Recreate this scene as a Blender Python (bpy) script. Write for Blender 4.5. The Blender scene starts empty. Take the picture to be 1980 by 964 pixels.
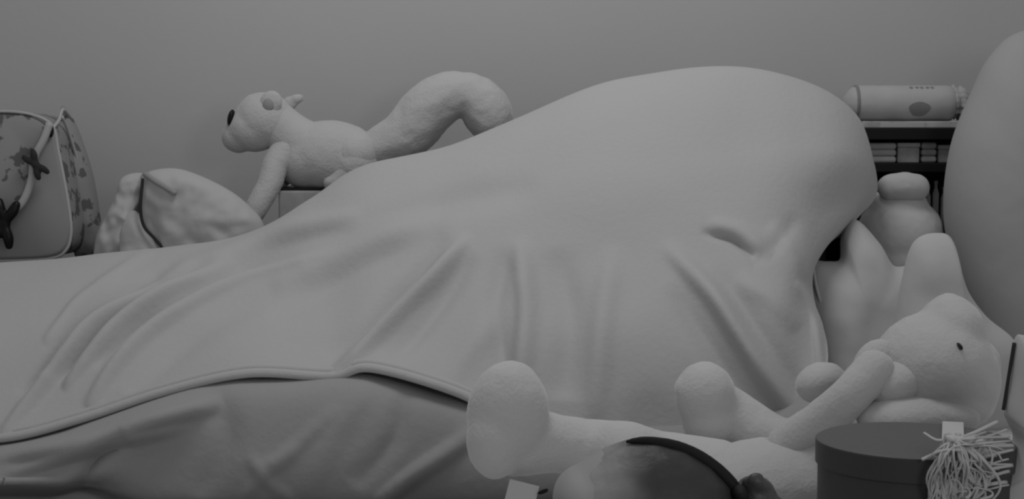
import bpy, bmesh, math, random
import numpy as np
from mathutils import Vector, Matrix, noise
random.seed(7)
C = bpy.context.scene.collection
SC = bpy.context.scene
R = math.radians

# ---------------------------------------------------------------- camera, light, exposure
CAMY, CAMZ, TILT, FPX = -3.05, 1.0, R(4.0), 3046.0
cam_d = bpy.data.cameras.new('camera'); cam = bpy.data.objects.new('camera', cam_d); C.objects.link(cam)
cam.location = (0, CAMY, CAMZ); cam.rotation_euler = (R(90) - TILT, 0, 0)
cam_d.sensor_width = 36; cam_d.lens = FPX / 1980 * 36; cam_d.clip_start = .05
SC.camera = cam
SC.view_settings.view_transform = 'Standard'; SC.view_settings.look = 'None'
SC.view_settings.gamma = 1; SC.view_settings.exposure = 0.0; SC.view_settings.use_curve_mapping = False
SC.cycles.pixel_filter_type = 'GAUSSIAN'; SC.cycles.filter_width = 3.0

w = bpy.data.worlds.new('dim_room'); SC.world = w; w.use_nodes = True
w.node_tree.nodes['Background'].inputs[0].default_value = (1, 1, 1, 1)
w.node_tree.nodes['Background'].inputs[1].default_value = .275

def area(name, loc, target, size, power):
    d = bpy.data.lights.new(name, 'AREA'); d.shape = 'DISK'; d.size = size; d.energy = power
    o = bpy.data.objects.new(name, d); C.objects.link(o); o.location = loc
    o.rotation_euler = (Vector(target) - Vector(loc)).to_track_quat('-Z', 'Y').to_euler()
    return o
area('ceiling_infrared_light', (-.02, -.45, 2.6), (-.1, .05, .6), .8, 12.5)
area('camera_infrared_light', (.95, -3.1, 1.4), (0, 0, .8), .5, 6)

# ---------------------------------------------------------------- helpers
def P(px, py, Y):
    """world point at depth Y seen at pixel (px, py)"""
    dx = (px - 990) / FPX; dy = -(py - 482) / FPX
    y = math.cos(TILT) + math.sin(TILT) * dy; z = -math.sin(TILT) + math.cos(TILT) * dy
    t = (Y - CAMY) / y
    return Vector((dx * t, Y, CAMZ + z * t))
def S(Y): return (Y - CAMY) / FPX * 1.0          # metres per pixel at depth Y

def mat(name, v, rough=.9, sheen=.0, bump=0, bscale=60, spots=None, vary=0.0, vscale=6, spec=.2):
    m = bpy.data.materials.new(name); m.use_nodes = True
    nt = m.node_tree; b = nt.nodes['Principled BSDF']
    b.inputs['Base Color'].default_value = (v, v, v, 1)
    b.inputs['Roughness'].default_value = rough
    b.inputs['Specular IOR Level'].default_value = spec
    b.inputs['Sheen Weight'].default_value = sheen; b.inputs['Sheen Roughness'].default_value = .4
    tc = nt.nodes.new('ShaderNodeTexCoord')
    if vary or spots:
        n = nt.nodes.new('ShaderNodeTexNoise'); n.inputs['Scale'].default_value = vscale if not spots else spots[1]
        n.inputs['Detail'].default_value = 3
        nt.links.new(tc.outputs['Object'], n.inputs['Vector'])
        r = nt.nodes.new('ShaderNodeValToRGB'); e = r.color_ramp.elements
        if spots:
            s = spots[0]; th = spots[2]
            e[0].position = th; e[0].color = (v, v, v, 1); e[1].position = th + .035; e[1].color = (s, s, s, 1)
        else:
            e[0].position = .3; e[0].color = (v * (1 - vary),) * 3 + (1,)
            e[1].position = .7; e[1].color = (v * (1 + vary),) * 3 + (1,)
        nt.links.new(n.outputs[0], r.inputs[0]); nt.links.new(r.outputs[0], b.inputs['Base Color'])
    if bump:
        n2 = nt.nodes.new('ShaderNodeTexNoise'); n2.inputs['Scale'].default_value = bscale; n2.inputs['Detail'].default_value = 4
        nt.links.new(tc.outputs['Object'], n2.inputs['Vector'])
        bp = nt.nodes.new('ShaderNodeBump'); bp.inputs['Strength'].default_value = bump; bp.inputs['Distance'].default_value = .01
        nt.links.new(n2.outputs[0], bp.inputs['Height']); nt.links.new(bp.outputs[0], b.inputs['Normal'])
    return m

M = dict(
    wall=mat('painted_wall', .475, bump=.05, bscale=30, vary=.03, vscale=1.2),
    floor=mat('pale_floor', .3),
    blanket=mat('fleece_blanket', .42, sheen=.12, bump=.12, bscale=90),
    duvet=mat('grey_duvet', .31, sheen=.05, bump=.15, bscale=60),
    sheet=mat('pale_sheet', .55, bump=.1),
    plush=mat('white_plush', .46, sheen=.45, bump=.2, bscale=160),
    plush2=mat('cream_plush', .50, sheen=.5, bump=.2, bscale=160),
    pillow=mat('pillow_cotton', .45, sheen=.1, bump=.12, bscale=30),
    pillow_b=mat('pillow_fleece', .45, sheen=.1, bump=.12, bscale=30),
    pouch=mat('soft_pouch', .52, sheen=.1, bump=.1),
    bolster=mat('bolster_fabric', .37, sheen=.05, bump=.05),
    black=mat('black_plastic', .006, rough=.4),
    dark=mat('dark_trim', .03),
    shade=mat('inner_ear', .28, sheen=.2),
    shelf=mat('black_wood', .008, rough=.6),
    bag=mat('bag_panel', .26, rough=.6), bagspot=mat('spotted_bag_fabric', .27, spots=(.11, 24, .56), rough=.7),
    piping=mat('bag_piping', .42, rough=.5), strap=mat('bag_strap', .40, rough=.6),
    cloth=mat('crumpled_fabric', .43, bump=.2, bscale=25),
    card=mat('grey_card', .33, vary=.1, vscale=30), boxlid=mat('gift_box_lid', .115, rough=.6), boxbody=mat('gift_box_side', .05, rough=.5),
    carton=mat('pale_carton', .42), murk=mat('dim_storage', .36, vary=.3, vscale=22), murk2=mat('dim_storage_cloth', .45, vary=.2, vscale=14),
    wrap=mat('packet_wrap', .42, rough=.5, vary=.06, vscale=12), patch=mat('packet_print', .22, rough=.6),
    raffia=mat('raffia', .46, rough=.6), ribbon=mat('white_ribbon', .5),
    skin=mat('skin', .36, rough=.6), shirt=mat('shirt_cotton', .3),
    hair=mat('dark_hair', .055, rough=.45, bump=.3, bscale=70, spec=.4), tie=mat('black_band', .012, rough=.7),
)

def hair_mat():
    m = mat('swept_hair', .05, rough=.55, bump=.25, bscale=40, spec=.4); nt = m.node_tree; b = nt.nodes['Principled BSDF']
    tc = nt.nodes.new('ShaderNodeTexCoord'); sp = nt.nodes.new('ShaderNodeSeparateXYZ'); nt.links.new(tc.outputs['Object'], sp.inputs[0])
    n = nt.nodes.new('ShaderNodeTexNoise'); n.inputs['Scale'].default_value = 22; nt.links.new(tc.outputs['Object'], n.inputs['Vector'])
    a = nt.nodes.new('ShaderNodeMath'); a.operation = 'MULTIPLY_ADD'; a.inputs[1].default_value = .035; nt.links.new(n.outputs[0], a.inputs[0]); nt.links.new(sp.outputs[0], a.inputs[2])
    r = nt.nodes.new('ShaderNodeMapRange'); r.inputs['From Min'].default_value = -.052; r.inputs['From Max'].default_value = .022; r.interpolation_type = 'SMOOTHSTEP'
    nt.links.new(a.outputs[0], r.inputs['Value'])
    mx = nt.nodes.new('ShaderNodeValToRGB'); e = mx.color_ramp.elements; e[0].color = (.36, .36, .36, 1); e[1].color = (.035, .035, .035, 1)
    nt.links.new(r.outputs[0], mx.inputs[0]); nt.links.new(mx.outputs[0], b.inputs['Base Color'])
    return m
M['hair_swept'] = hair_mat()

def link(name, me, m, parent=None, smooth=True, origin=None):
    if origin is not None: me.transform(Matrix.Translation(-Vector(origin)))
    me.materials.clear(); me.materials.append(m)
    if smooth: me.polygons.foreach_set('use_smooth', [True] * len(me.polygons))
    o = bpy.data.objects.new(name, me); C.objects.link(o)
    if origin is not None: o.location = origin
    if parent is not None:
        o.parent = parent; o.location = Vector(o.location) - parent.location
    return o
def tag(o, label, cat, group=None):
    o['label'] = label; o['category'] = cat
    if group: o['group'] = group
    return o
def thing(name, loc, label, cat, group=None):
    o = bpy.data.objects.new(name, None); o.empty_display_size = .05; C.objects.link(o); o.location = loc
    return tag(o, label, cat, group)
def struct(o): o['kind'] = 'structure'; return o

def mesh_from(bm, name='m'):
    bmesh.ops.recalc_face_normals(bm, faces=bm.faces)
    me = bpy.data.meshes.new(name); bm.to_mesh(me); bm.free(); return me
def box_bm(x0, x1, y0, y1, z0, z1, bev=0, seg=2):
    bm = bmesh.new(); bmesh.ops.create_cube(bm, size=1)
    for v in bm.verts: v.co = Vector(((x0 + x1) / 2 + v.co.x * (x1 - x0), (y0 + y1) / 2 + v.co.y * (y1 - y0), (z0 + z1) / 2 + v.co.z * (z1 - z0)))
    if bev: bmesh.ops.bevel(bm, geom=bm.edges[:], offset=bev, segments=seg, affect='EDGES', profile=.5)
    return bm
def box(name, x0, x1, y0, y1, z0, z1, m, parent=None, bev=.004, seg=2):
    return link(name, mesh_from(box_bm(x0, x1, y0, y1, z0, z1, bev, seg)), m, parent, smooth=False, origin=((x0 + x1) / 2, (y0 + y1) / 2, z0))

def catmull(pts, n, closed=False):
    pts = np.array(pts, float); k = len(pts); out = []
    segs = k if closed else k - 1
    for i in np.linspace(0, segs, n, endpoint=not closed):
        j = min(int(i), segs - 1); t = i - j
        def g(q):
            if closed: return pts[q % k]
            if q < 0: return 2 * pts[0] - pts[1]
            if q >= k: return 2 * pts[-1] - pts[-2]
            return pts[q]
        a, b, c, d = g(j - 1), g(j), g(j + 1), g(j + 2)
        out.append(.5 * (2 * b + (c - a) * t + (2 * a - 5 * b + 4 * c - d) * t * t + (3 * b - a - 3 * c + d) * t ** 3))
    return np.array(out)

def tube_bm(pts, radii, bm=None, sides=10, squash=1.0):
    """tube through world points with hemispherical-ish ends"""
    bm = bm or bmesh.new(); pts = [Vector(p) for p in pts]; n = len(pts)
    if not hasattr(radii, '__len__'): radii = [radii] * n
    prev = None; rings = []
    for i, p in enumerate(pts):
        t = (pts[min(i + 1, n - 1)] - pts[max(i - 1, 0)]).normalized()
        a = (prev - t * prev.dot(t)) if prev else t.orthogonal()
        a.normalize(); prev = a; b = t.cross(a)
        rings.append([bm.verts.new(p + (a * math.cos(2 * math.pi * k / sides) + b * math.sin(2 * math.pi * k / sides) * squash) * radii[i]) for k in range(sides)])
    for r0, r1 in zip(rings, rings[1:]):
        for k in range(sides): bm.faces.new((r0[k], r0[(k + 1) % sides], r1[(k + 1) % sides], r1[k]))
    bm.faces.new(rings[0][::-1]); bm.faces.new(rings[-1])
    return bm
def tube(name, ppts, r, m, parent=None, n=40, sides=10):
    """ppts: (px, py, Y) control points, r in metres"""
    c = catmull(ppts, n)
    me = mesh_from(tube_bm([P(*q) for q in c], r, sides=sides))
    return link(name, me, m, parent, origin=tuple(P(*c[0])))

def baked(me, voxel, smooth, fuzz=0, fscale=60):
    o = bpy.data.objects.new('tmp', me); C.objects.link(o)
    r = o.modifiers.new('r', 'REMESH'); r.mode = 'VOXEL'; r.voxel_size = voxel
    s = o.modifiers.new('s', 'SMOOTH'); s.factor = .5; s.iterations = smooth
    dg = bpy.context.evaluated_depsgraph_get(); dg.update()
    out = bpy.data.meshes.new_from_object(o.evaluated_get(dg))
    bpy.data.objects.remove(o)
    if fuzz:
        nor = [v.normal.copy() for v in out.vertices]
        for v, nn in zip(out.vertices, nor):
            v.co += nn * fuzz * (noise.noise(v.co * fscale) + .5 * noise.noise(v.co * fscale * 2.3))
    return out
def blob(name, balls, chains, m, parent=None, voxel=.005, smooth=6, fuzz=.0, fscale=60):
    """balls: (px,py,Y, rx_px, rz_px, ry_m, rot_deg); chains: [(px,py,Y,r_px),...] -> one continuous surface"""
    bm = bmesh.new()
    def ell(c, rx, ry, rz, rot):
        mt = Matrix.Translation(c) @ Matrix.Rotation(R(rot), 4, 'Y') @ Matrix.Diagonal((rx, ry, rz, 1))
        bmesh.ops.create_icosphere(bm, subdivisions=3, radius=1, matrix=mt)
    for px, py, Y, rx, rz, ry, rot in balls: ell(P(px, py, Y), rx * S(Y), ry, rz * S(Y), rot)
    for ch in chains:
        for px, py, Y, r in catmull(ch, 10 * (len(ch) - 1) + 1): ell(P(px, py, Y), r * S(Y), r * S(Y), r * S(Y), 0)
    me = bpy.data.meshes.new(name); bm.to_mesh(me); bm.free()
    me = baked(me, voxel, smooth, fuzz, fscale)
    vs = np.empty(len(me.vertices) * 3); me.vertices.foreach_get('co', vs); vs = vs.reshape(-1, 3)
    c = vs.mean(0); c[2] = vs[:, 2].min()
    return link(name, me, m, parent, origin=tuple(c))

def puff(name, outline, Y, T, m, parent=None, n=120, rings=26, wr=.004, ws=14, power=2.2, back=None, closed=True, ramp=None, seed=0, cx=None):
    """soft inflated body with the given outline and real thickness 2T; ramp(px,py)->extra Y"""
    ol = catmull(outline, n, True); c = np.array(cx if cx else ol.mean(0)); back = T if back is None else back
    bm = bmesh.new()
    def pt(q, t, s):
        h = (1 - t ** power) ** .5 if t < 1 else 0
        yy = Y + (ramp(q[0], q[1]) if ramp else 0)
        v = P(q[0], q[1], yy)
        nz = noise.noise(Vector((v.x * ws + seed, v.z * ws, seed * 1.7))) + .5 * noise.noise(Vector((v.x * ws * 2.3, v.z * ws * 2.3, seed + 3)))
        return v + Vector((0, s * ((T if s < 0 else back) * h + wr * nz * min(1, (1 - t) * 6)), 0))
    rim = [bm.verts.new(pt(q, 1, -1)) for q in ol]
    for s in (-1, 1):
        last = rim
        for k in range(rings - 1, 0, -1):
            t = math.sin(k / rings * math.pi / 2)
            cur = [bm.verts.new(pt(c + (q - c) * t, t, s)) for q in ol]
            for i in range(n): bm.faces.new((last[i], last[(i + 1) % n], cur[(i + 1) % n], cur[i]))
            last = cur
        ctr = bm.verts.new(pt(c, 0, s))
        for i in range(n): bm.faces.new((last[i], last[(i + 1) % n], ctr))
    me = mesh_from(bm); lo = min(v.co.z for v in me.vertices); cc = P(c[0], c[1], Y)
    return link(name, me, m, parent, origin=(cc.x, Y, lo))

def ridges(px, py, specs):
    h = np.zeros_like(px)
    for pts, wd, amp in specs:
        (ax, ay), (bx_, by_) = pts[0], pts[1]; (cx_, cy_), (dx_, dy_) = pts[-2], pts[-1]
        pts = [(ax - .5 * (bx_ - ax), ay - .5 * (by_ - ay))] + list(pts) + [(dx_ + .35 * (dx_ - cx_), dy_ + .35 * (dy_ - cy_))]
        c = catmull(pts, 30); k = len(c)
        best = np.full(px.shape, 1e9); tt = np.zeros(px.shape)
        for i in range(k - 1):
            ax, ay = c[i, :2]; ex, ey = c[i + 1, 0] - ax, c[i + 1, 1] - ay
            u = np.clip(((px - ax) * ex + (py - ay) * ey) / (ex * ex + ey * ey + 1e-9), 0, 1)
            d = (px - ax - u * ex) ** 2 + (py - ay - u * ey) ** 2
            msk = d < best; best = np.where(msk, d, best); tt = np.where(msk, (i + u) / (k - 1), tt)
        fade = np.clip(np.minimum(tt, 1 - tt) / .42, 0, 1); fade = fade * fade * (3 - 2 * fade)
        h += (1.5 if c[0, 0] < 700 else 1.15) * amp * np.exp(-best / (wd * wd)) * fade
    return h
def loft(name, grid, nu, nv, m, parent=None, folds=(), thick=.008, push=(0, -.8, .6), wr=.002, amp=1.0):
    """grid rows of (px,py,Y); surface through all of them with cloth folds"""
    rows = np.array([catmull(r, nu) for r in grid])                 # R,nu,3
    full = np.array([catmull(rows[:, i], nv) for i in range(nu)])     # nu,nv,3
    h = ridges(full[..., 0], full[..., 1], folds) * amp
    pv = Vector(push).normalized(); bm = bmesh.new(); V = []
    for i in range(nu):
        col = []
        for j in range(nv):
            p = P(*full[i, j]); nz = noise.noise(p * 5) + .5 * noise.noise(p * 11)
            col.append(bm.verts.new(p + pv * (h[i, j] + wr * nz)))
        V.append(col)
    for i in range(nu - 1):
        for j in range(nv - 1): bm.faces.new((V[i][j], V[i][j + 1], V[i + 1][j + 1], V[i + 1][j]))
    me = mesh_from(bm); lo = min(v.co.z for v in me.vertices); cx = sum(v.co.x for v in me.vertices) / len(me.vertices)
    o = link(name, me, m, parent, origin=(cx, 0, lo))
    sm = o.modifiers.new('thickness', 'SOLIDIFY'); sm.thickness = thick; sm.offset = 0
    return o

# ---------------------------------------------------------------- room
FZ = -.15
struct(box('floor', -2.6, 2.6, -3.6, .95, FZ - .1, FZ, M['floor'], bev=0))
struct(box('wall_back', -2.6, 2.6, .85, .95, FZ, 2.5, M['wall'], bev=0))

# ---------------------------------------------------------------- beds
bed = thing('bed', (-.1, 0, FZ), 'low bed with grey covers standing along the back wall under the sleeper', 'bed')
box('mattress', -1.5, 1.3, -.42, .33, .2, .50, M['sheet'], bed, bev=.05, seg=4)
box('bed_frame', -1.52, 1.32, -.44, .35, FZ, .2, M['shade'], bed, bev=.01)
lg = box('wall_ledge', -1.6, 1.02, .36, .84, FZ, .69, M['shelf'], None, bev=.01)
tag(lg, 'dark ledge between bed and back wall carrying the bags and squirrel', 'ledge')
nb = thing('bed', (0, -.95, FZ), 'near bed with pale sheet on which the large plush bear lies', 'bed')
box('mattress', -1.5, 1.3, -1.27, -.56, .15, .425, M['sheet'], nb, bev=.03, seg=4)
box('bed_frame', -1.52, 1.32, -1.28, -.56, FZ, .15, M['shade'], nb, bev=.01)

# ---------------------------------------------------------------- grey duvet hanging down the bed side
def hemy(x): return float(np.interp(x, [-200, 0, 40, 100, 200, 300, 380, 500, 560, 640, 690, 720, 800, 890, 1000, 1150, 1300, 1480, 1540, 1600],
                                    [862, 858, 856, 840, 808, 776, 744, 734, 737, 742, 730, 728, 752, 776, 795, 812, 812, 800, 800, 760]))
dx = [-250, -100, 20, 110, 180, 300, 420, 560, 700, 850, 1000, 1200, 1450, 1600]
grid = [[(x, hemy(x) - 60, -.18) for x in dx],
        [(x, hemy(x) - 15, -.345) for x in dx],
        [(x, hemy(x) + 26, -.46 if x < 350 else -.43) for x in dx],
        [(x, (hemy(x) + 950) / 2 + 22, -.495 if x < 250 else -.465) for x in dx],
        [(x, 932 if x < 300 else 955, -.50 if x < 170 else -.475) for x in dx],
        [(x, 950 if x < 120 else (938 if x < 200 else 985), -.46) for x in dx]]
loft_f = [([(20, 880), (150, 862), (300, 815), (400, 785)], 14, .022), ([(60, 905), (200, 862), (330, 830)], 10, .010),
          ([(150, 935), (190, 880), (240, 850)], 14, -.012),
          ([(905, 845), (860, 880), (800, 920), (740, 964)], 14, .014), ([(500, 905), (540, 890), (590, 850), (640, 800)], 14, .004),
          ([(490, 890), (515, 925), (560, 964)], 12, .003), ([(560, 880), (505, 925), (470, 964)], 12, .003),
          ([(780, 780), (760, 850), (700, 920)], 22, -.010), ([(420, 770), (440, 850), (400, 940)], 30, -.006), ([(700, 760), (640, 850), (600, 940)], 25, .006)]
dv = loft('duvet', grid, 420, 130, M['duvet'], None, loft_f, thick=.012, push=(0, -1, .3), wr=.004)
tag(dv, 'darker grey duvet hanging down the bed side beneath the pale blanket hem', 'duvet')

# ---------------------------------------------------------------- pale blanket over the covered sleeper
cols = []
#        behind                 crest                 upper                 mid                   low                   hem
def col(b, c, u, m_, l, h): cols.append([b, c, u, m_, l, h])
col((-260, 560, .37), (-260, 520, .14), (-280, 560, -.04), (-290, 650, -.22), (-290, 760, -.33), (-280, 850, -.41))
col((-80, 555, .37), (-80, 515, .14), (-90, 560, -.04), (-100, 650, -.22), (-110, 760, -.33), (-110, 850, -.41))
col((60, 545, .37), (50, 508, .14), (50, 555, -.04), (40, 650, -.22), (30, 760, -.33), (20, 848, -.42))
col((200, 535, .37), (190, 494, .14), (190, 545, -.04), (180, 640, -.22), (170, 730, -.33), (160, 812, -.41))
col((350, 520, .37), (340, 479, .14), (340, 530, -.04), (330, 610, -.21), (320, 700, -.33), (320, 760, -.40))
col((500, 490, .36), (490, 452, .14), (490, 510, -.05), (485, 590, -.21), (480, 670, -.33), (480, 725, -.40))
col((610, 440, .36), (600, 388, .14), (610, 460, -.05), (620, 560, -.17), (630, 660, -.30), (640, 731, -.40))
col((710, 400, .34), (700, 325, .14), (720, 420, -.06), (730, 530, -.18), (725, 640, -.31), (720, 715, -.41))
col((870, 370, .34), (860, 288, .14), (870, 400, -.08), (870, 530, -.21), (870, 660, -.33), (885, 762, -.42))
col((1010, 340, .33), (1000, 232, .14), (1000, 370, -.08), (1000, 520, -.22), (1000, 670, -.35), (1000, 822, -.42))
col((1160, 300, .33), (1150, 168, .14), (1150, 330, -.08), (1150, 500, -.22), (1150, 670, -.36), (1150, 862, -.43))
col((1290, 280, .33), (1280, 141, .14), (1280, 310, -.08), (1285, 480, -.22), (1300, 660, -.36), (1310, 870, -.43))
col((1420, 280, .33), (1410, 133, .14), (1410, 300, -.07), (1420, 450, -.20), (1440, 640, -.35), (1460, 855, -.42))
col((1530, 300, .33), (1520, 151, .14), (1530, 290, -.05), (1520, 430, -.15), (1510, 600, -.31), (1530, 830, -.40))
col((1610, 320, .33), (1605, 184, .15), (1625, 290, .00), (1590, 415, -.07), (1550, 560, -.22), (1575, 765, -.38))
col((1660, 350, .34), (1658, 232, .18), (1678, 320, .08), (1648, 405, .02), (1568, 530, -.13), (1600, 705, -.33))
col((1672, 390, .35), (1680, 300, .25), (1692, 372, .18), (1648, 428, .08), (1560, 520, -.06), (1597, 655, -.27))
grid = [[c[r] for c in cols] for r in range(6)]
folds = [([(345, 530), (250, 578), (185, 625), (140, 680), (90, 745), (20, 830)], 11, .017),
         ([(320, 528), (225, 572), (160, 620), (112, 680), (55, 750)], 13, -.013),
         ([(420, 520), (330, 560), (250, 615), (200, 665), (140, 735)], 9, .016),
         ([(390, 520), (305, 555), (228, 605), (175, 660), (120, 722)], 12, -.013),
         ([(600, 500), (480, 535), (370, 590), (290, 645), (220, 720), (180, 775)], 12, .014),
         ([(560, 498), (450, 530), (345, 580), (262, 632), (200, 695)], 14, -.011),
         ([(270, 500), (200, 550), (150, 590), (100, 650)], 10, .007),
         ([(560, 560), (440, 610), (340, 680), (270, 750)], 26, -.007),
         ([(660, 420), (560, 445), (430, 495), (330, 530)], 16, .010),
         ([(640, 450), (520, 490), (420, 530)], 16, -.008),
         ([(800, 420), (690, 470), (560, 540)], 22, .008), ([(820, 460), (700, 520), (560, 600)], 26, -.010),
         ([(890, 480), (840, 540), (780, 600), (725, 655), (655, 720)], 13, .020),
         ([(850, 480), (800, 545), (740, 605), (690, 655), (640, 690)], 20, -.010),
         ([(900, 520), (850, 590), (800, 650), (760, 690)], 22, -.010),
         ([(990, 560), (950, 630), (900, 690), (870, 740)], 24, .006),
         ([(1010, 500), (1020, 600), (1010, 720)], 18, .012), ([(1080, 520), (1100, 620), (1090, 740)], 34, -.010),
         ([(970, 520), (960, 620), (975, 720)], 22, -.008), ([(1180, 520), (1165, 640), (1155, 780)], 22, .008),
         ([(1310, 500), (1380, 575), (1430, 650), (1480, 730), (1530, 800)], 17, .022),
         ([(1320, 590), (1380, 680), (1440, 770)], 24, -.010), ([(1410, 560), (1480, 660), (1540, 750)], 22, -.008),
         ([(1370, 452), (1412, 463), (1450, 490)], 9, -.010), ([(1390, 438), (1440, 455), (1480, 490)], 14, .007),
         ([(1440, 550), (1490, 580), (1530, 625)], 18, .006), ([(1500, 450), (1535, 490), (1552, 530)], 15, .006),
         ([(1530, 430), (1505, 470), (1460, 505)], 16, -.005), ([(1585, 700), (1575, 620), (1545, 560)], 9, .008),
         ([(1000, 370), (880, 390), (740, 430), (620, 490)], 28, -.010)]
bl = loft('blanket', grid, 560, 260, M['blanket'], None, folds, thick=.008, push=(-.25, -.85, .45), amp=1.5, wr=.005)
tag(bl, 'large pale fleece blanket completely covering the sleeper on the back bed', 'blanket')
hm = np.array(catmull([c[5] for c in cols], 260)); hm = hm[:int(np.argmax(hm[:, 0] > 1525))]
mh = mesh_from(tube_bm([P(*q) + Vector((0, -.004, .004)) for q in hm], .0085, sides=12, squash=.8))
ho = link('hem', mh, M['blanket'], None, origin=tuple(bl.location)); ho.parent = bl; ho.location = (0, 0, 0)
h2 = mesh_from(tube_bm([P(q[0], q[1] - 12, q[2] + .008) + Vector((0, .001, 0)) for q in hm], .0085, sides=12))
ho = link('hem_stitching', h2, M['blanket'], None, origin=tuple(bl.location)); ho.parent = bl; ho.location = (0, 0, 0)

# ---------------------------------------------------------------- ledge: spotted bag
YB = .42
bag = thing('shoulder_bag', (P(20, 505, YB).x, YB + .1, .69), 'rounded shoulder bag with dark bows and spotted side at the left edge of the photo', 'bag')
def extrude_outline(name, ol, y0, y1, m, parent, n=90, bev=.012):
    c = catmull(ol, n, True); bm = bmesh.new()
    a = [P(q[0], q[1], y0) for q in c]
    steps = [(0, 0), (0, 0)]
    ctr = sum(a, Vector()) / n
    rings = []
    for y, s in ((y0, 1 - bev * 4), (y0 + bev * .3, 1 - bev), (y0 + bev, 1), (y1 - bev, 1), (y1, 1 - bev * 3)):
        rings.append([bm.verts.new(Vector((ctr.x + (v.x - ctr.x) * s, y, ctr.z + (v.z - ctr.z) * s))) for v in a])
    for r0, r1 in zip(rings, rings[1:]):
        for k in range(n): bm.faces.new((r0[k], r0[(k + 1) % n], r1[(k + 1) % n], r1[k]))
    bm.faces.new(rings[0]); bm.faces.new(rings[-1])
    return link(name, mesh_from(bm), m, parent, origin=(ctr.x, y0, ctr.z))
ol = [(-170, 250), (-90, 222), (0, 216), (60, 222), (100, 243), (112, 290), (124, 350), (134, 410), (137, 450), (128, 482), (100, 498), (20, 503), (-120, 503), (-185, 490), (-205, 420), (-195, 320)]
# wait-free gusset: same outline, deeper; front panel sits on it
extrude_outline('gusset', ol, YB + .006, YB + .19, M['bagspot'], bag)
extrude_outline('front_panel', [(x * .985 + 0, y * .985 + 6) for x, y in ol], YB - .006, YB + .012, M['bag'], bag)
cc = catmull(ol, 200, True)
bm = tube_bm([P(q[0], q[1], YB + .004) for q in list(cc) + [cc[0]]], .0042, sides=8); link('piping', mesh_from(bm), M['piping'], bag, origin=tuple(P(100, 400, YB)))
flap = extrude_outline('flap', [(-180, 255), (-90, 224), (0, 218), (60, 224), (93, 246), (84, 275), (66, 305), (58, 345), (44, 385), (20, 412), (-60, 430), (-170, 420), (-195, 340)], YB - .016, YB - .004, M['bagspot'], bag)
tube('strap', [(96, 238, YB - .018), (84, 270, YB - .022), (66, 306, YB - .024), (61, 345, YB - .024), (48, 382, YB - .024), (30, 404, YB - .024), (-10, 425, YB - .02)], .0085, M['strap'], bag)
tube('zip_edge', [(100, 250, YB - .005), (114, 232, YB + .05), (122, 212, YB + .10), (140, 232, YB + .17)], .004, M['piping'], bag)
tube('gusset_seam', [(120, 225, YB + .06), (135, 262, YB + .10), (152, 320, YB + .13), (165, 390, YB + .15), (172, 440, YB + .17)], .0035, M['piping'], bag)
blob('strap_ring', [(98, 252, YB - .012, 6, 14, .008, 0)], [], M['black'], bag, voxel=.002, smooth=2)
def bow(px, py, s, rot, m, y):
    ca, sa = math.cos(R(rot)), math.sin(R(rot))
    def q(x, z): return (px + s * (x * ca - z * sa), py + s * (x * sa + z * ca))
    b = [(q(0, 0)[0], q(0, 0)[1], y, s * .32, s * .32, .012, 0)]
    ch = []
    for sg in (-1, 1):
        for zz in (-.42, .42):
            ch.append([(*q(0, 0), y, s * .18), (*q(sg * .6, zz * .7), y - .003, s * .26), (*q(sg * 1.0, zz), y, s * .2)])
    return blob('bow', b, ch, m, bag, voxel=.003, smooth=3)
bow(69, 318, 25, 55, M['dark'], YB - .036)
bow(8, 432, 40, 100, M['black'], YB - .036)
# soft spotted pouch top that slumps against the wall side of the bag
puff('side_pocket', [(118, 214), (132, 216), (150, 250), (176, 330), (192, 420), (196, 470), (180, 500), (150, 503), (140, 440), (130, 340)], YB + .16, .05, M['bagspot'], bag, wr=.004)

# ---------------------------------------------------------------- crumpled fabric bag
YC = .38
cb = thing('fabric_bag', (P(350, 495, YC).x, YC + .04, .69), 'crumpled pale fabric bag with dark trim slumped between shoulder bag and plush squirrel', 'bag')
puff('body', [(280, 340), (300, 328), (345, 326), (400, 345), (450, 372), (486, 402), (508, 430), (514, 470), (500, 520), (400, 530), (325, 520), (300, 470), (278, 430), (272, 380)], YC, .055, M['cloth'], cb, wr=.012, ws=16, power=3)
puff('side_fold', [(234, 346), (250, 336), (272, 334), (277, 340), (278, 380), (266, 420), (290, 455), (320, 490), (316, 525), (240, 530), (186, 525), (186, 460), (208, 412), (226, 370)], YC + .03, .045, M['cloth'], cb, wr=.014, ws=22, seed=5)
puff('front_fold', [(252, 408), (268, 412), (295, 450), (318, 486), (316, 525), (240, 525), (232, 470), (238, 430)], YC - .01, .035, M['cloth'], cb, wr=.006, ws=20, seed=9)
tube('trim', [(276, 345, YC - .03), (272, 400, YC - .045), (278, 436, YC - .045), (300, 462, YC - .045), (322, 488, YC - .04)], .0035, M['dark'], cb)
tube('trim', [(280, 336, YC - .015), (300, 350, YC - .045), (320, 362, YC - .055), (340, 374, YC - .06)], .006, M['shade'], cb)

# ---------------------------------------------------------------- carton and squirrel
bx0 = P(538, 365, .47); bx1 = P(770, 365, .47)
kb = thing('storage_box', ((bx0.x + bx1.x) / 2, .58, .69), 'pale box with dark lid under the white plush squirrel', 'box')
box('box_body', bx0.x, bx1.x, .47, .68, .69, bx0.z - .004, M['card'], kb)
box('lid', bx0.x + .003, bx1.x, .475, .678, bx0.z - .004, bx0.z + .003, M['black'], kb, bev=.001)

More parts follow.
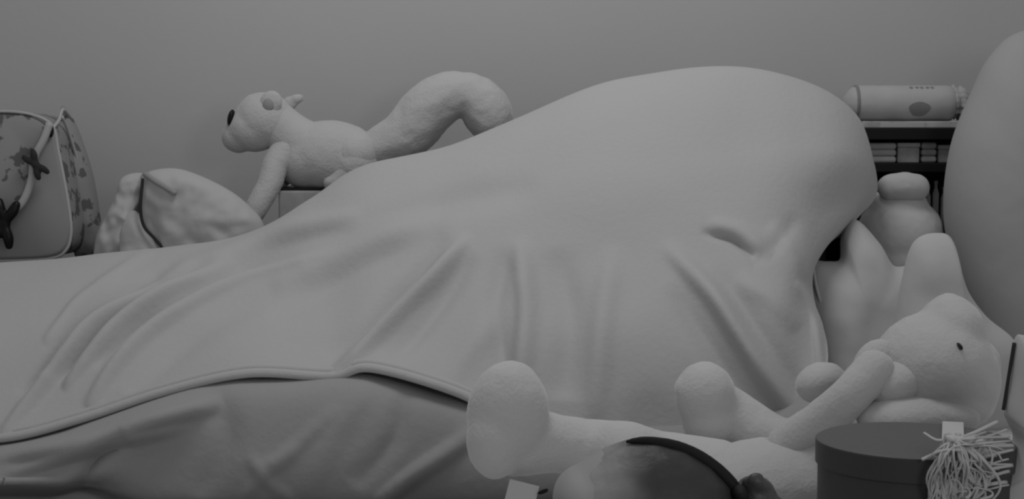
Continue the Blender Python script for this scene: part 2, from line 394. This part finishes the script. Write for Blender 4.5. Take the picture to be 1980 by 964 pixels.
YS = .52
sq = thing('plush_squirrel', (P(630, 360, YS).x, YS, P(630, 362, YS).z), 'white plush squirrel with big curled tail standing by the wall', 'plush toy')
fz = dict(fuzz=.0008, fscale=55)
blob('body', [(640, 302, YS, 100, 70, .075, 3), (595, 305, YS, 62, 62, .065, 0), (685, 315, YS - .01, 52, 52, .07, 0)],
     [[(600, 290, YS, 52), (560, 262, YS, 46), (530, 235, YS, 44)]], M['plush'], sq, **fz)
hd = blob('head', [(512, 232, YS, 58, 54, .062, 10), (492, 248, YS, 54, 46, .055, 0), (462, 264, YS, 34, 32, .035, -10), (500, 205, YS, 34, 26, .04, 0), (470, 236, YS, 26, 26, .03, 0)], [], M['plush'], sq, **fz)
def sub(o, parent): o.location = Vector(o.location) - parent.location; o.parent = parent; return o
def plusp(o, p):   # parent a part to another part, both in world space
    wloc = p.location + p.parent.location; o.parent = p; o.location = Vector(o.location) - wloc
plusp(blob('ear', [(524, 198, YS - .042, 22, 24, .012, 15)], [], M['plush'], None, voxel=.003, **fz), hd)
plusp(blob('inner_ear', [(519, 203, YS - .05, 12, 14, .008, 10)], [], M['shade'], None, voxel=.0025, smooth=2), hd)
plusp(blob('ear', [(572, 192, YS + .04, 16, 10, .012, -20), (560, 200, YS + .04, 16, 14, .012, -20)], [], M['plush'], None, voxel=.003, **fz), hd)
plusp(blob('eye', [(447, 228, YS - .022, 7, 17, .016, 12)], [], M['black'], None, voxel=.002, smooth=2), hd)
blob('leg', [], [[(560, 285, YS - .015, 34), (534, 318, YS - .04, 26), (522, 355, YS - .055, 24), (503, 390, YS - .065, 23), (486, 420, YS - .07, 21)]], M['plush'], sq, **fz)
blob('leg', [], [[(560, 300, YS + .04, 28), (545, 340, YS + .03, 22), (535, 345, YS + .02, 18)]], M['plush'], sq, **fz)
blob('leg', [], [[(686, 298, YS - .025, 46), (672, 332, YS - .035, 34), (652, 350, YS - .05, 20), (640, 352, YS - .05, 16)]], M['plush'], sq, **fz)
blob('tail', [], [[(700, 300, YS, 36), (745, 281, YS, 43), (790, 255, YS, 51), (826, 214, YS, 53), (858, 190, YS, 49), (895, 182, YS, 43), (928, 196, YS, 46), (944, 222, YS, 48), (950, 245, YS, 38)]],
     M['plush'], sq, fuzz=.0022, fscale=30)

# ---------------------------------------------------------------- shelf at the right with its things
YH = .50
def zx(px, py, Y): v = P(px, py, Y); return v.x, v.z
x0 = P(1612, 260, YH).x; x1 = 1.42
sh = thing('shelf_unit', ((x0 + x1) / 2, .66, FZ), 'black open shelf unit against the wall behind the pillows', 'shelf')
zt0, zt1 = P(1700, 270, YH).z, P(1700, 247, YH).z
zm0, zm1 = P(1700, 333, YH).z, P(1700, 315, YH).z
zl1 = P(1700, 440, YH).z
box('shelf_board', x0, x1, YH, .83, zt0, zt1, M['shelf'], sh, bev=.002)
box('shelf_board', x0, x1, YH, .83, zm0, zm1, M['shelf'], sh, bev=.002)
box('shelf_board', x0, x1, YH, .83, zl1 - .025, zl1, M['shelf'], sh, bev=.002)
box('side_panel', x1 - .02, x1, YH, .83, FZ, zt0, M['shelf'], sh, bev=.002)
box('side_panel', x0, x0 + .02, YH + .16, .83, FZ, zt0, M['shelf'], sh, bev=.002)
box('back_panel', x0, x1, .825, .835, FZ, zt1, M['shelf'], sh, bev=.001)
Yi = YH + .03
items = [(1672, 1734, 'folded_towel', 'murk2', 'dim folded towel at the left of the middle shelf', 'towel', 276),
         (1736, 1778, 'storage_box', 'murk', 'dim mottled box in the middle of the middle shelf', 'box', 276),
         (1782, 1812, 'folded_towel', 'murk2', 'narrow dim towel right of the box on the middle shelf', 'towel', 275),
         (1815, 1850, 'storage_box', 'murk', 'dark little box at the right of the middle shelf', 'box', 280)]
for a, b, nm, mm, lab, cat, top in items:
    xa, _ = zx(a, 300, Yi); xb, _ = zx(b, 300, Yi); zt = P(1700, top, Yi).z
    t = thing(nm, ((xa + xb) / 2, Yi + .1, zm1), lab, cat)
    if nm == 'folded_towel':
        k = 3; hh = (zt - zm1) / k
        for i in range(k): box('fold', xa, xb, Yi, Yi + .2, zm1 + i * hh, zm1 + (i + 1) * hh, M[mm], t, bev=hh * .42, seg=4)
    else:
        box('box_body', xa, xb, Yi, Yi + .2, zm1, zt - .01, M[mm], t, bev=.003)
        box('lid', xa - .001, xb + .001, Yi - .002, Yi + .2, zt - .01, zt, M['murk2'], t, bev=.002)
for i, (a, b, top) in enumerate([(1797, 1808, 358), (1812, 1824, 350), (1828, 1842, 362)]):
    xa, _ = zx(a, 400, Yi); xb, _ = zx(b, 400, Yi); zt = P(1700, top, Yi).z; r = (xb - xa) / 2; xm = (xa + xb) / 2
    bm = bmesh.new(); prof = [(0, zl1), (r, zl1), (r, zl1 + (zt - zl1) * .72), (r * .5, zl1 + (zt - zl1) * .84), (r * .5, zt - .008)]
    def lathe(prof, xm, ym, n=24):
        bm = bmesh.new(); rr = []
        for q, z in prof: rr.append([bm.verts.new((xm + q * math.cos(2 * math.pi * k / n), ym + q * math.sin(2 * math.pi * k / n), z)) for k in range(n)])
        for u, v in zip(rr, rr[1:]):
            for k in range(n): bm.faces.new((u[k], u[(k + 1) % n], v[(k + 1) % n], v[k]))
        bmesh.ops.remove_doubles(bm, verts=bm.verts, dist=1e-6)
        return mesh_from(bm)
    t = thing('bottle', (xm, Yi + .04, zl1), ['small dim bottle nearest the plush toy on the lower shelf', 'tallest small dim bottle on the lower shelf, middle of three', 'dim bottle on the lower shelf nearest the grey bolster'][i], 'bottle', 'bottles on the lower shelf')
    link('bottle_body', lathe(prof, xm, Yi + .04), M['murk2'], t, origin=(xm, Yi + .04, zl1))
    link('cap', lathe([(0, zt - .008), (r * .6, zt - .008), (r * .6, zt), (0, zt)], xm, Yi + .04), M['carton'], t, origin=(xm, Yi + .04, zt - .008))
# low tray of cartons on top of the shelf, packet resting on it
Yt = YH + .015
xa, _ = zx(1668, 240, Yt); xb, _ = zx(1855, 240, Yt); ztr = P(1700, 234, Yt).z
tr = thing('flat_box', ((xa + xb) / 2, Yt + .1, zt1), 'flat grey box with pale label on the shelf top under the wrapped roll', 'box')
box('box_body', xa, xb, Yt, Yt + .24, zt1, ztr, M['murk'], tr, bev=.002)
xc, _ = zx(1702, 240, Yt); xd, _ = zx(1788, 240, Yt)
box('paper_label', xc, xd, Yt - .002, Yt + .001, zt1 + .001, ztr - .003, M['carton'], tr, bev=.0004)
# wrapped roll (horizontal)
Yr = YH + .08
rr = (P(1750, 165, Yr).z - ztr) / 2 ; zc = ztr + rr
ra = P(1646, 200, Yr).x; rb = P(1838, 200, Yr).x; rc = P(1872, 200, Yr).x
pk = thing('wrapped_roll', ((ra + rb) / 2, Yr, ztr), 'pale plastic wrapped roll pack lying on top of the black shelf', 'roll pack')
def xlathe(prof, n=48, crumple=0):
    bm = bmesh.new(); R_ = []
    for x, q in prof:
        row = []
        for k in range(n):
            a = 2 * math.pi * k / n; qq = q * (1 + crumple * noise.noise(Vector((x * 60, math.cos(a) * 3, math.sin(a) * 3))))
            row.append(bm.verts.new((x, Yr + qq * math.cos(a), zc + qq * math.sin(a))))
        R_.append(row)
    for u, v in zip(R_, R_[1:]):
        for k in range(n): bm.faces.new((u[k], u[(k + 1) % n], v[(k + 1) % n], v[k]))
    bm.faces.new(R_[0]); bm.faces.new(R_[-1][::-1]); return mesh_from(bm)
link('roll', xlathe([(ra - .02, rr * .3), (ra - .004, rr * .8), (ra + .008, rr * .97)] + [(ra + .008 + (rb - ra - .01) * i / 20, rr) for i in range(1, 20)] + [(rb, rr * .97), (rb + .004, rr * .86)], crumple=.02), M['wrap'], pk, origin=(ra, Yr, ztr))
link('twisted_end', xlathe([(rb + .002, rr * .85), (rb + .008, rr * .95), (rb + .014, rr * .72), (rb + .02, rr * .9), (rb + .028, rr * .8), (rc, rr * .6), (rc + .006, rr * .3)], crumple=.35), M['wrap'], pk, origin=(rb, Yr, ztr))
link('end_band', xlathe([(ra + .006, rr * 1.005), (ra + .007, rr * 1.015), (ra + .012, rr * 1.015), (ra + .013, rr * 1.005)]), M['patch'], pk, origin=(ra, Yr, ztr))
def cyl_patch(name, pc, a0, a1, wpx, m):
    """printed oval on the roll surface"""
    bm = bmesh.new(); xc_ = P(pc, 200, Yr).x; wd = wpx * S(Yr); n = 32; am = (a0 + a1) / 2; da = (a1 - a0) / 2
    rings = []
    for t in (1, .66, .33):
        rings.append([bm.verts.new((xc_ + wd * t * math.cos(2 * math.pi * k / n) * (1 + .12 * math.sin(6 * math.pi * k / n)), Yr - rr * 1.012 * math.cos(am + da * t * math.sin(2 * math.pi * k / n)), zc + rr * 1.012 * math.sin(am + da * t * math.sin(2 * math.pi * k / n)))) for k in range(n)])
    for u, v in zip(rings, rings[1:]):
        for k in range(n): bm.faces.new((u[k], u[(k + 1) % n], v[(k + 1) % n], v[k]))
    bm.faces.new(rings[-1])
    return link(name, mesh_from(bm), m, pk, origin=(xc_, Yr, ztr))
cyl_patch('printed_mark', 1770, R(-46), R(4), 20, M['patch'])
for q in (1757, 1768, 1777, 1788, 1797): cyl_patch('printed_mark', q, R(52), R(66), 3.5, M['patch'])

# rounded plush in front of the shelf
YT = .33
pt = thing('plush_toy', (P(1745, 520, YT).x, YT, P(1745, 545, YT).z), 'pale round-capped plush toy slumped between covered sleeper and grey bolster', 'plush toy')
blob('body', [(1740, 450, YT, 84, 72, .08, 0), (1735, 500, YT, 62, 60, .07, 0), (1738, 405, YT, 58, 48, .06, 0)], [], M['pouch'], pt, fuzz=.001)
blob('cap', [], [[(1722, 362, YT - .04, 26), (1748, 360, YT - .045, 28), (1772, 362, YT - .04, 26)]], M['pillow'], pt, fuzz=.001)

# grey rounded bolster
bo = puff('bolster', [(1880, 180), (1915, 110), (1970, 62), (2060, 62), (2130, 160), (2165, 300), (2170, 450), (2140, 600), (2090, 700), (2000, 735), (1930, 690), (1872, 590), (1842, 500), (1829, 420), (1832, 340), (1848, 260)], .26, .14, M['bolster'], wr=.002, power=2.4)
tag(bo, 'tall smooth grey rounded bolster cushion standing at the right edge of the bed', 'cushion')

# ---------------------------------------------------------------- pillows
pa = puff('pillow', [(1560, 507), (1600, 505), (1626, 500), (1629, 455), (1642, 428), (1662, 428), (1700, 470), (1728, 513), (1775, 520), (1800, 600), (1790, 700), (1740, 770), (1640, 780), (1590, 740), (1560, 640), (1545, 560)], -.02, .07, M['pillow'], wr=.010, ws=9, power=3, cx=(1670, 610), ramp=lambda x, y: (560 - y) * .00045)
tag(pa, 'pale pillow with upturned corner beside the blanket edge, behind the bear arm', 'pillow')
tube('pillow_seam', [(1572, 512, -.04), (1580, 560, -.075), (1600, 620, -.09), (1625, 650, -.1)], .003, M['pillow'], None, n=30)
so = bpy.data.objects['pillow_seam']; wl = so.location.copy(); so.parent = pa; so.location = wl - pa.location
tube('crease_tag', [(1708, 500, -.03), (1700, 515, -.05), (1698, 532, -.055)], .003, M['shade'], None, n=12)
so = bpy.data.objects['crease_tag']; wl = so.location.copy(); so.parent = pa; so.location = wl - pa.location
pb = puff('pillow', [(1762, 478), (1782, 456), (1812, 450), (1836, 458), (1848, 505), (1868, 560), (1905, 610), (1955, 652), (1975, 700), (1960, 790), (1930, 840), (1840, 850), (1740, 800), (1722, 700), (1735, 600), (1748, 530)], -.32, .07, M['pillow_b'], wr=.008, ws=8, power=3, cx=(1850, 680), seed=4)
tag(pb, 'pale pillow standing on end behind the plush bear head, against the grey bolster', 'pillow')

# ---------------------------------------------------------------- big plush bear
YP = -.76
be = thing('plush_bear', (P(1500, 900, YP).x, YP, .425), 'very large white plush bear lying on its back, feet to the left', 'plush toy')
kw = dict(fuzz=.0009, fscale=50, voxel=.006)
blob('torso', [(1500, 934, YP - .02, 165, 88, .12, 0), (1590, 880, YP, 90, 80, .11, 0), (1650, 850, YP, 70, 60, .1, 0)], [], M['plush'], be, **kw)
l1 = blob('leg', [(982, 800, YP - .02, 82, 106, .055, 3), (958, 850, YP - .03, 58, 78, .05, 0), (990, 740, YP - .01, 50, 44, .05, 0)],
     [[(1000, 850, YP, 72), (1080, 858, YP + .02, 58), (1160, 872, YP + .03, 62), (1210, 876, YP + .0, 64), (1260, 900, YP + .02, 72), (1380, 925, YP, 80)]], M['plush2'], be, **kw)
l2 = blob('leg', [(1364, 766, YP + .10, 60, 70, .05, -6), (1372, 815, YP + .10, 54, 52, .05, 0), (1322, 748, YP + .10, 20, 20, .03, 0)],
     [[(1374, 785, YP + .12, 60), (1425, 818, YP + .12, 60), (1490, 856, YP + .10, 58), (1560, 868, YP + .06, 52)]], M['plush2'], be, **kw)
blob('arm', [], [[(1540, 870, YP - .02, 62), (1590, 818, YP - .06, 46), (1640, 768, YP - .08, 40), (1690, 716, YP - .06, 42)]], M['plush'], be, **kw)
blob('arm', [(1588, 740, YP + .08, 52, 41, .045, -14)], [[(1588, 745, YP + .08, 36), (1640, 770, YP + .06, 34), (1660, 800, YP + .04, 34)]], M['plush'], be, **kw)
hd = blob('head', [(1805, 712, YP, 118, 112, .105, 0), (1838, 640, YP + .01, 62, 72, .075, 0), (1835, 600, YP + .01, 34, 34, .05, 0), (1870, 730, YP, 60, 90, .08, 0), (1800, 775, YP, 122, 60, .1, 0)], [], M['plush'], be, **kw)
plusp(blob('ear', [(1692, 704, YP - .02, 42, 56, .028, 30)], [], M['plush'], None, **kw), hd)
plusp(blob('ear', [(1905, 700, YP + .03, 30, 46, .03, -15)], [], M['plush'], None, **kw), hd)
plusp(blob('cheek', [(1728, 742, YP - .05, 66, 46, .045, -20)], [], M['plush'], None, **kw), hd)
plusp(blob('muzzle', [(1775, 808, YP - .08, 124, 44, .05, 0)], [], M['plush'], None, **kw), hd)
plusp(blob('eye', [(1855, 669, YP - .086, 4, 8, .0145, -25)], [], M['black'], None, voxel=.0015, smooth=2), hd)
# fabric care tag hanging by the left foot
tg = box_bm(-.022, .022, -.0015, .0015, -.03, .02, .001)
me = mesh_from(tg); me.transform(Matrix.Rotation(R(14), 4, 'Y')); q = P(1008, 958, YP - .055)
me.transform(Matrix.Translation(q)); to = link('fabric_tag', me, M['ribbon'], be, smooth=False, origin=tuple(q))
plusp(blob('tag_mark', [], [[(1042, 953, YP - .063, 3.5), (1050, 950, YP - .063, 4.5), (1057, 947, YP - .063, 4)]], M['black'], None, voxel=.0015, smooth=1), to)

# ---------------------------------------------------------------- round gift box with raffia bow
YG = -1.10
gl = P(1580, 848, YG); gr = P(1958, 848, YG); gx = (gl.x + gr.x) / 2; gr_ = (gr.x - gl.x) / 2; gz = P(1770, 849, YG).z
gb = thing('gift_box', (gx, YG, .425), 'dark round gift box with lid and pale raffia bow at the bottom right', 'box')
def glathe(prof, n=96):
    bm = bmesh.new(); rr_ = []
    for q_, z in prof: rr_.append([bm.verts.new((gx + q_ * math.cos(2 * math.pi * k / n), YG + q_ * math.sin(2 * math.pi * k / n), z)) for k in range(n)])
    for u, v in zip(rr_, rr_[1:]):
        for k in range(n): bm.faces.new((u[k], u[(k + 1) % n], v[(k + 1) % n], v[k]))
    bmesh.ops.remove_doubles(bm, verts=bm.verts, dist=1e-6)
    return mesh_from(bm)
link('box_body', glathe([(0, .426), (gr_ * .975, .426), (gr_ * .975, gz - .005), (0, gz - .005)]), M['boxbody'], gb, smooth=False, origin=(gx, YG, .426))
link('lid_rim', glathe([(gr_ * .98, gz - .03), (gr_, gz - .03), (gr_, gz - .002), (gr_ * .97, gz)]), M['boxbody'], gb, smooth=False, origin=(gx, YG, gz - .03))
link('lid', glathe([(0, gz + .0006), (gr_ * .97, gz + .0006), (gr_ * .995, gz - .001)]), M['boxlid'], gb, smooth=False, origin=(gx, YG, gz))
# ribbon strip across lid
rx = P(1843, 830, YG).x
me = mesh_from(box_bm(-.0135, .0135, -gr_ * .86, gr_ * .9, .0015, .0035, .0008)); me.transform(Matrix.Rotation(R(-15.6), 4, 'Z'))
me.transform(Matrix.Translation((rx, YG, gz))); link('ribbon', me, M['ribbon'], gb, smooth=False, origin=(rx, YG, gz))
bm = bmesh.new(); rnd = random.Random(3)
Yk = YG - gr_ * .80 - .03
def strand(pts, r): tube_bm([P(*c) for c in catmull(pts, 22)], r, bm=bm, sides=5, squash=.5)
for i in range(40):      # strands sweeping right along the lid edge
    y = 838 + i * 2.6 + rnd.uniform(-4, 4); e = rnd.uniform(1890, 1962)
    strand([(1838 + rnd.uniform(-8, 8), 850 + rnd.uniform(-8, 10), Yk), (1880, y + rnd.uniform(-6, 6), Yk - rnd.uniform(0, .02)), (e, y - 8 + rnd.uniform(-14, 14), Yk + .03)], rnd.uniform(.0012, .0026))
for i in range(60):      # strands falling
    a = rnd.uniform(-1, 1)
    strand([(1840 + rnd.uniform(-14, 20), 848 + rnd.uniform(-12, 10), Yk), (1858 + a * 48, 890 + rnd.uniform(-12, 12), Yk - rnd.uniform(0, .03)), (1862 + a * 62 + rnd.uniform(-22, 22), 935 + rnd.uniform(-12, 12), Yk - .01), (1845 + a * 45 + rnd.uniform(-40, 30), 985 + rnd.uniform(-14, 30), Yk)], rnd.uniform(.0012, .003))
for i in range(16):      # loops
    cx, cy = 1870 + rnd.uniform(-40, 45), 915 + rnd.uniform(-40, 45); a, b = rnd.uniform(14, 44), rnd.uniform(8, 26); t0 = rnd.uniform(0, 3)
    strand([(cx + a * math.cos(t0 + k), cy + b * math.sin(t0 + k), Yk - .015 + .006 * math.sin(k)) for k in np.linspace(0, 4.6, 9)], rnd.uniform(.0012, .0026))
strand([(1842, 846, Yk), (1812, 850, Yk), (1786, 836, Yk + .02)], .0018)
strand([(1842, 852, Yk), (1815, 872, Yk), (1782, 888, Yk)], .0022)
strand([(1842, 852, Yk), (1822, 862, Yk - .01), (1795, 886, Yk)], .0018)
raf = link('raffia_bow', mesh_from(bm), M['raffia'], gb, origin=(rx, Yk, gz)); raf['kind'] = 'stuff'
blob('knot', [(1838, 848, Yk, 13, 9, .012, 20), (1856, 850, Yk, 12, 8, .01, -30)], [], M['ribbon'], gb, voxel=.003, smooth=2, fuzz=.002, fscale=120)

# pale cushion at the right edge
cu = puff('cushion', [(1964, 655), (1985, 648), (2060, 660), (2120, 760), (2130, 950), (2110, 1120), (2000, 1166), (1915, 1150), (1878, 1050), (1886, 972), (1915, 935), (1944, 890), (1962, 848), (1950, 815), (1942, 790), (1952, 730)], -1.13, .045, M['pillow'], wr=.002, cx=(2030, 870))
tag(cu, 'pale cushion standing at the right edge beside the dark gift box', 'cushion')
tube('cushion_edge', [(1961, 662, -1.135), (1950, 730, -1.135), (1940, 792, -1.135)], .0022, M['dark'], None, n=20)
so = bpy.data.objects['cushion_edge']; wl = so.location.copy(); so.parent = cu; so.location = wl - cu.location

# ---------------------------------------------------------------- person sitting in front of the near bed (only the top of the head shows)
YQ = -1.47
pe = thing('person', (P(1270, 1000, YQ).x, YQ, FZ), 'person with smooth dark tied-back hair, top of head showing at bottom centre', 'person')
cxp = P(1270, 1000, YQ)
s = S(YQ)
body = blob('body', [(1240, 1010, YQ, 176, 163, .076, 0), (1132, 962, YQ, 66, 66, .055, 0), (1170, 1010, YQ, 105, 130, .066, 0), (1070, 1065, YQ, 18, 26, .014, 20), (1150, 1120, YQ, 80, 70, .05, 0)],
     [[(1270, 1100, YQ, 95), (1290, 1220, YQ, 92)], ], M['skin'], pe, voxel=.005, smooth=4)
plusp(blob('ear', [(1290, 1030, YQ - .08, 20, 36, .012, -10)], [], M['skin'], None, voxel=.003), body)
# torso, arms and legs (below the frame): shirt and trousers over the same figure
xb_ = cxp.x
def W(chain, nm, m, vox=.01, rough=8):
    bm = bmesh.new()
    for ch in chain:
        for x, y, z, r in catmull(ch, 8 * (len(ch) - 1) + 1):
            bmesh.ops.create_icosphere(bm, subdivisions=3, radius=r, matrix=Matrix.Translation((x, y, z)))
    me = bpy.data.meshes.new(nm); bm.to_mesh(me); bm.free()
    return link(nm, baked(me, vox, rough), m, pe, origin=(xb_, YQ, FZ))
W([[(xb_ + .01, YQ, .42, .07), (xb_ + .02, YQ, .30, .12), (xb_ + .02, YQ, .12, .115), (xb_ + .03, YQ, -.01, .125)],
   [(xb_ + .01, YQ - .15, .35, .05), (xb_ + .01, YQ, .37, .07), (xb_ + .01, YQ + .12, .35, .05)],
   [(xb_ + .01, YQ - .16, .34, .05), (xb_ + .0, YQ - .19, .18, .045), (xb_ - .02, YQ - .19, .08, .04)],
   [(xb_ + .01, YQ + .12, .34, .05), (xb_ + .0, YQ + .13, .18, .045), (xb_ - .02, YQ + .13, .08, .04)]], 'shirt', M['shirt'])
W([[(xb_ + .03, YQ - .08, -.04, .09), (xb_ - .22, YQ - .09, .16, .075), (xb_ - .38, YQ - .09, .26, .055), (xb_ - .46, YQ - .09, .1, .055), (xb_ - .52, YQ - .09, -.08, .04)],
   [(xb_ + .03, YQ + .08, -.04, .09), (xb_ - .22, YQ + .08, .16, .075), (xb_ - .38, YQ + .08, .26, .055), (xb_ - .46, YQ + .08, .1, .055), (xb_ - .52, YQ + .08, -.08, .04)]], 'trousers', M['duvet'])
for sg in (-.19, .13):
    bm = bmesh.new()
    chains = [[(xb_ - .02, YQ + sg, .08, .038), (xb_ - .16, YQ + sg * .8, .14, .030), (xb_ - .27, YQ + sg * .7, .25, .024)],
              [(xb_ - .27, YQ + sg * .7, .25, .026), (xb_ - .32, YQ + sg * .65, .30, .028), (xb_ - .35, YQ + sg * .6, .325, .026)]]
    for k, ln in enumerate((.06, .072, .078, .070)):
        yo = (k - 1.5) * .019
        chains.append([(xb_ - .35, YQ + sg * .6 + yo, .325, .009), (xb_ - .35 - ln * .6, YQ + sg * .6 + yo * 1.1, .335, .009), (xb_ - .35 - ln, YQ + sg * .6 + yo * 1.1, .305, .008)])
    chains.append([(xb_ - .31, YQ + sg * .6 - .025, .31, .011), (xb_ - .34, YQ + sg * .6 - .052, .31, .010), (xb_ - .37, YQ + sg * .6 - .055, .30, .009)])
    W(chains, 'arm', M['skin'], vox=.004, rough=3)
for sg in (-.09, .08):
    W([[(xb_ - .51, YQ + sg, -.09, .042), (xb_ - .56, YQ + sg, -.112, .036), (xb_ - .64, YQ + sg, -.125, .028)]], 'sock', M['pillow'], vox=.006, rough=4)
# hair swept back from the forehead into a bun
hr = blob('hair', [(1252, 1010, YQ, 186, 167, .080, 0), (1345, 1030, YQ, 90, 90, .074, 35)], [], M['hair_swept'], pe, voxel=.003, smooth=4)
# darker outer strand over the crown
plusp(blob('headband', [], [[(1212, 853, YQ - .012, 5), (1245, 851, YQ - .012, 9), (1290, 858, YQ - .014, 12), (1335, 873, YQ - .016, 13), (1378, 900, YQ - .018, 14), (1412, 932, YQ - .018, 14), (1432, 962, YQ - .018, 13)]], M['tie'], None, voxel=.0025, smooth=3), hr)
bn = blob('hair_bun', [(1462, 955, YQ, 40, 36, .03, 20), (1490, 985, YQ, 40, 30, .03, 40)], [[(1448, 935, YQ - .02, 15), (1463, 930, YQ - .025, 16), (1476, 940, YQ - .02, 14)]], M['hair'], pe, voxel=.0035, smooth=3, fuzz=.002, fscale=60)
plusp(blob('hair_tie', [(1430, 952, YQ - .025, 17, 17, .02, 0)], [], M['tie'], None, voxel=.003), bn)
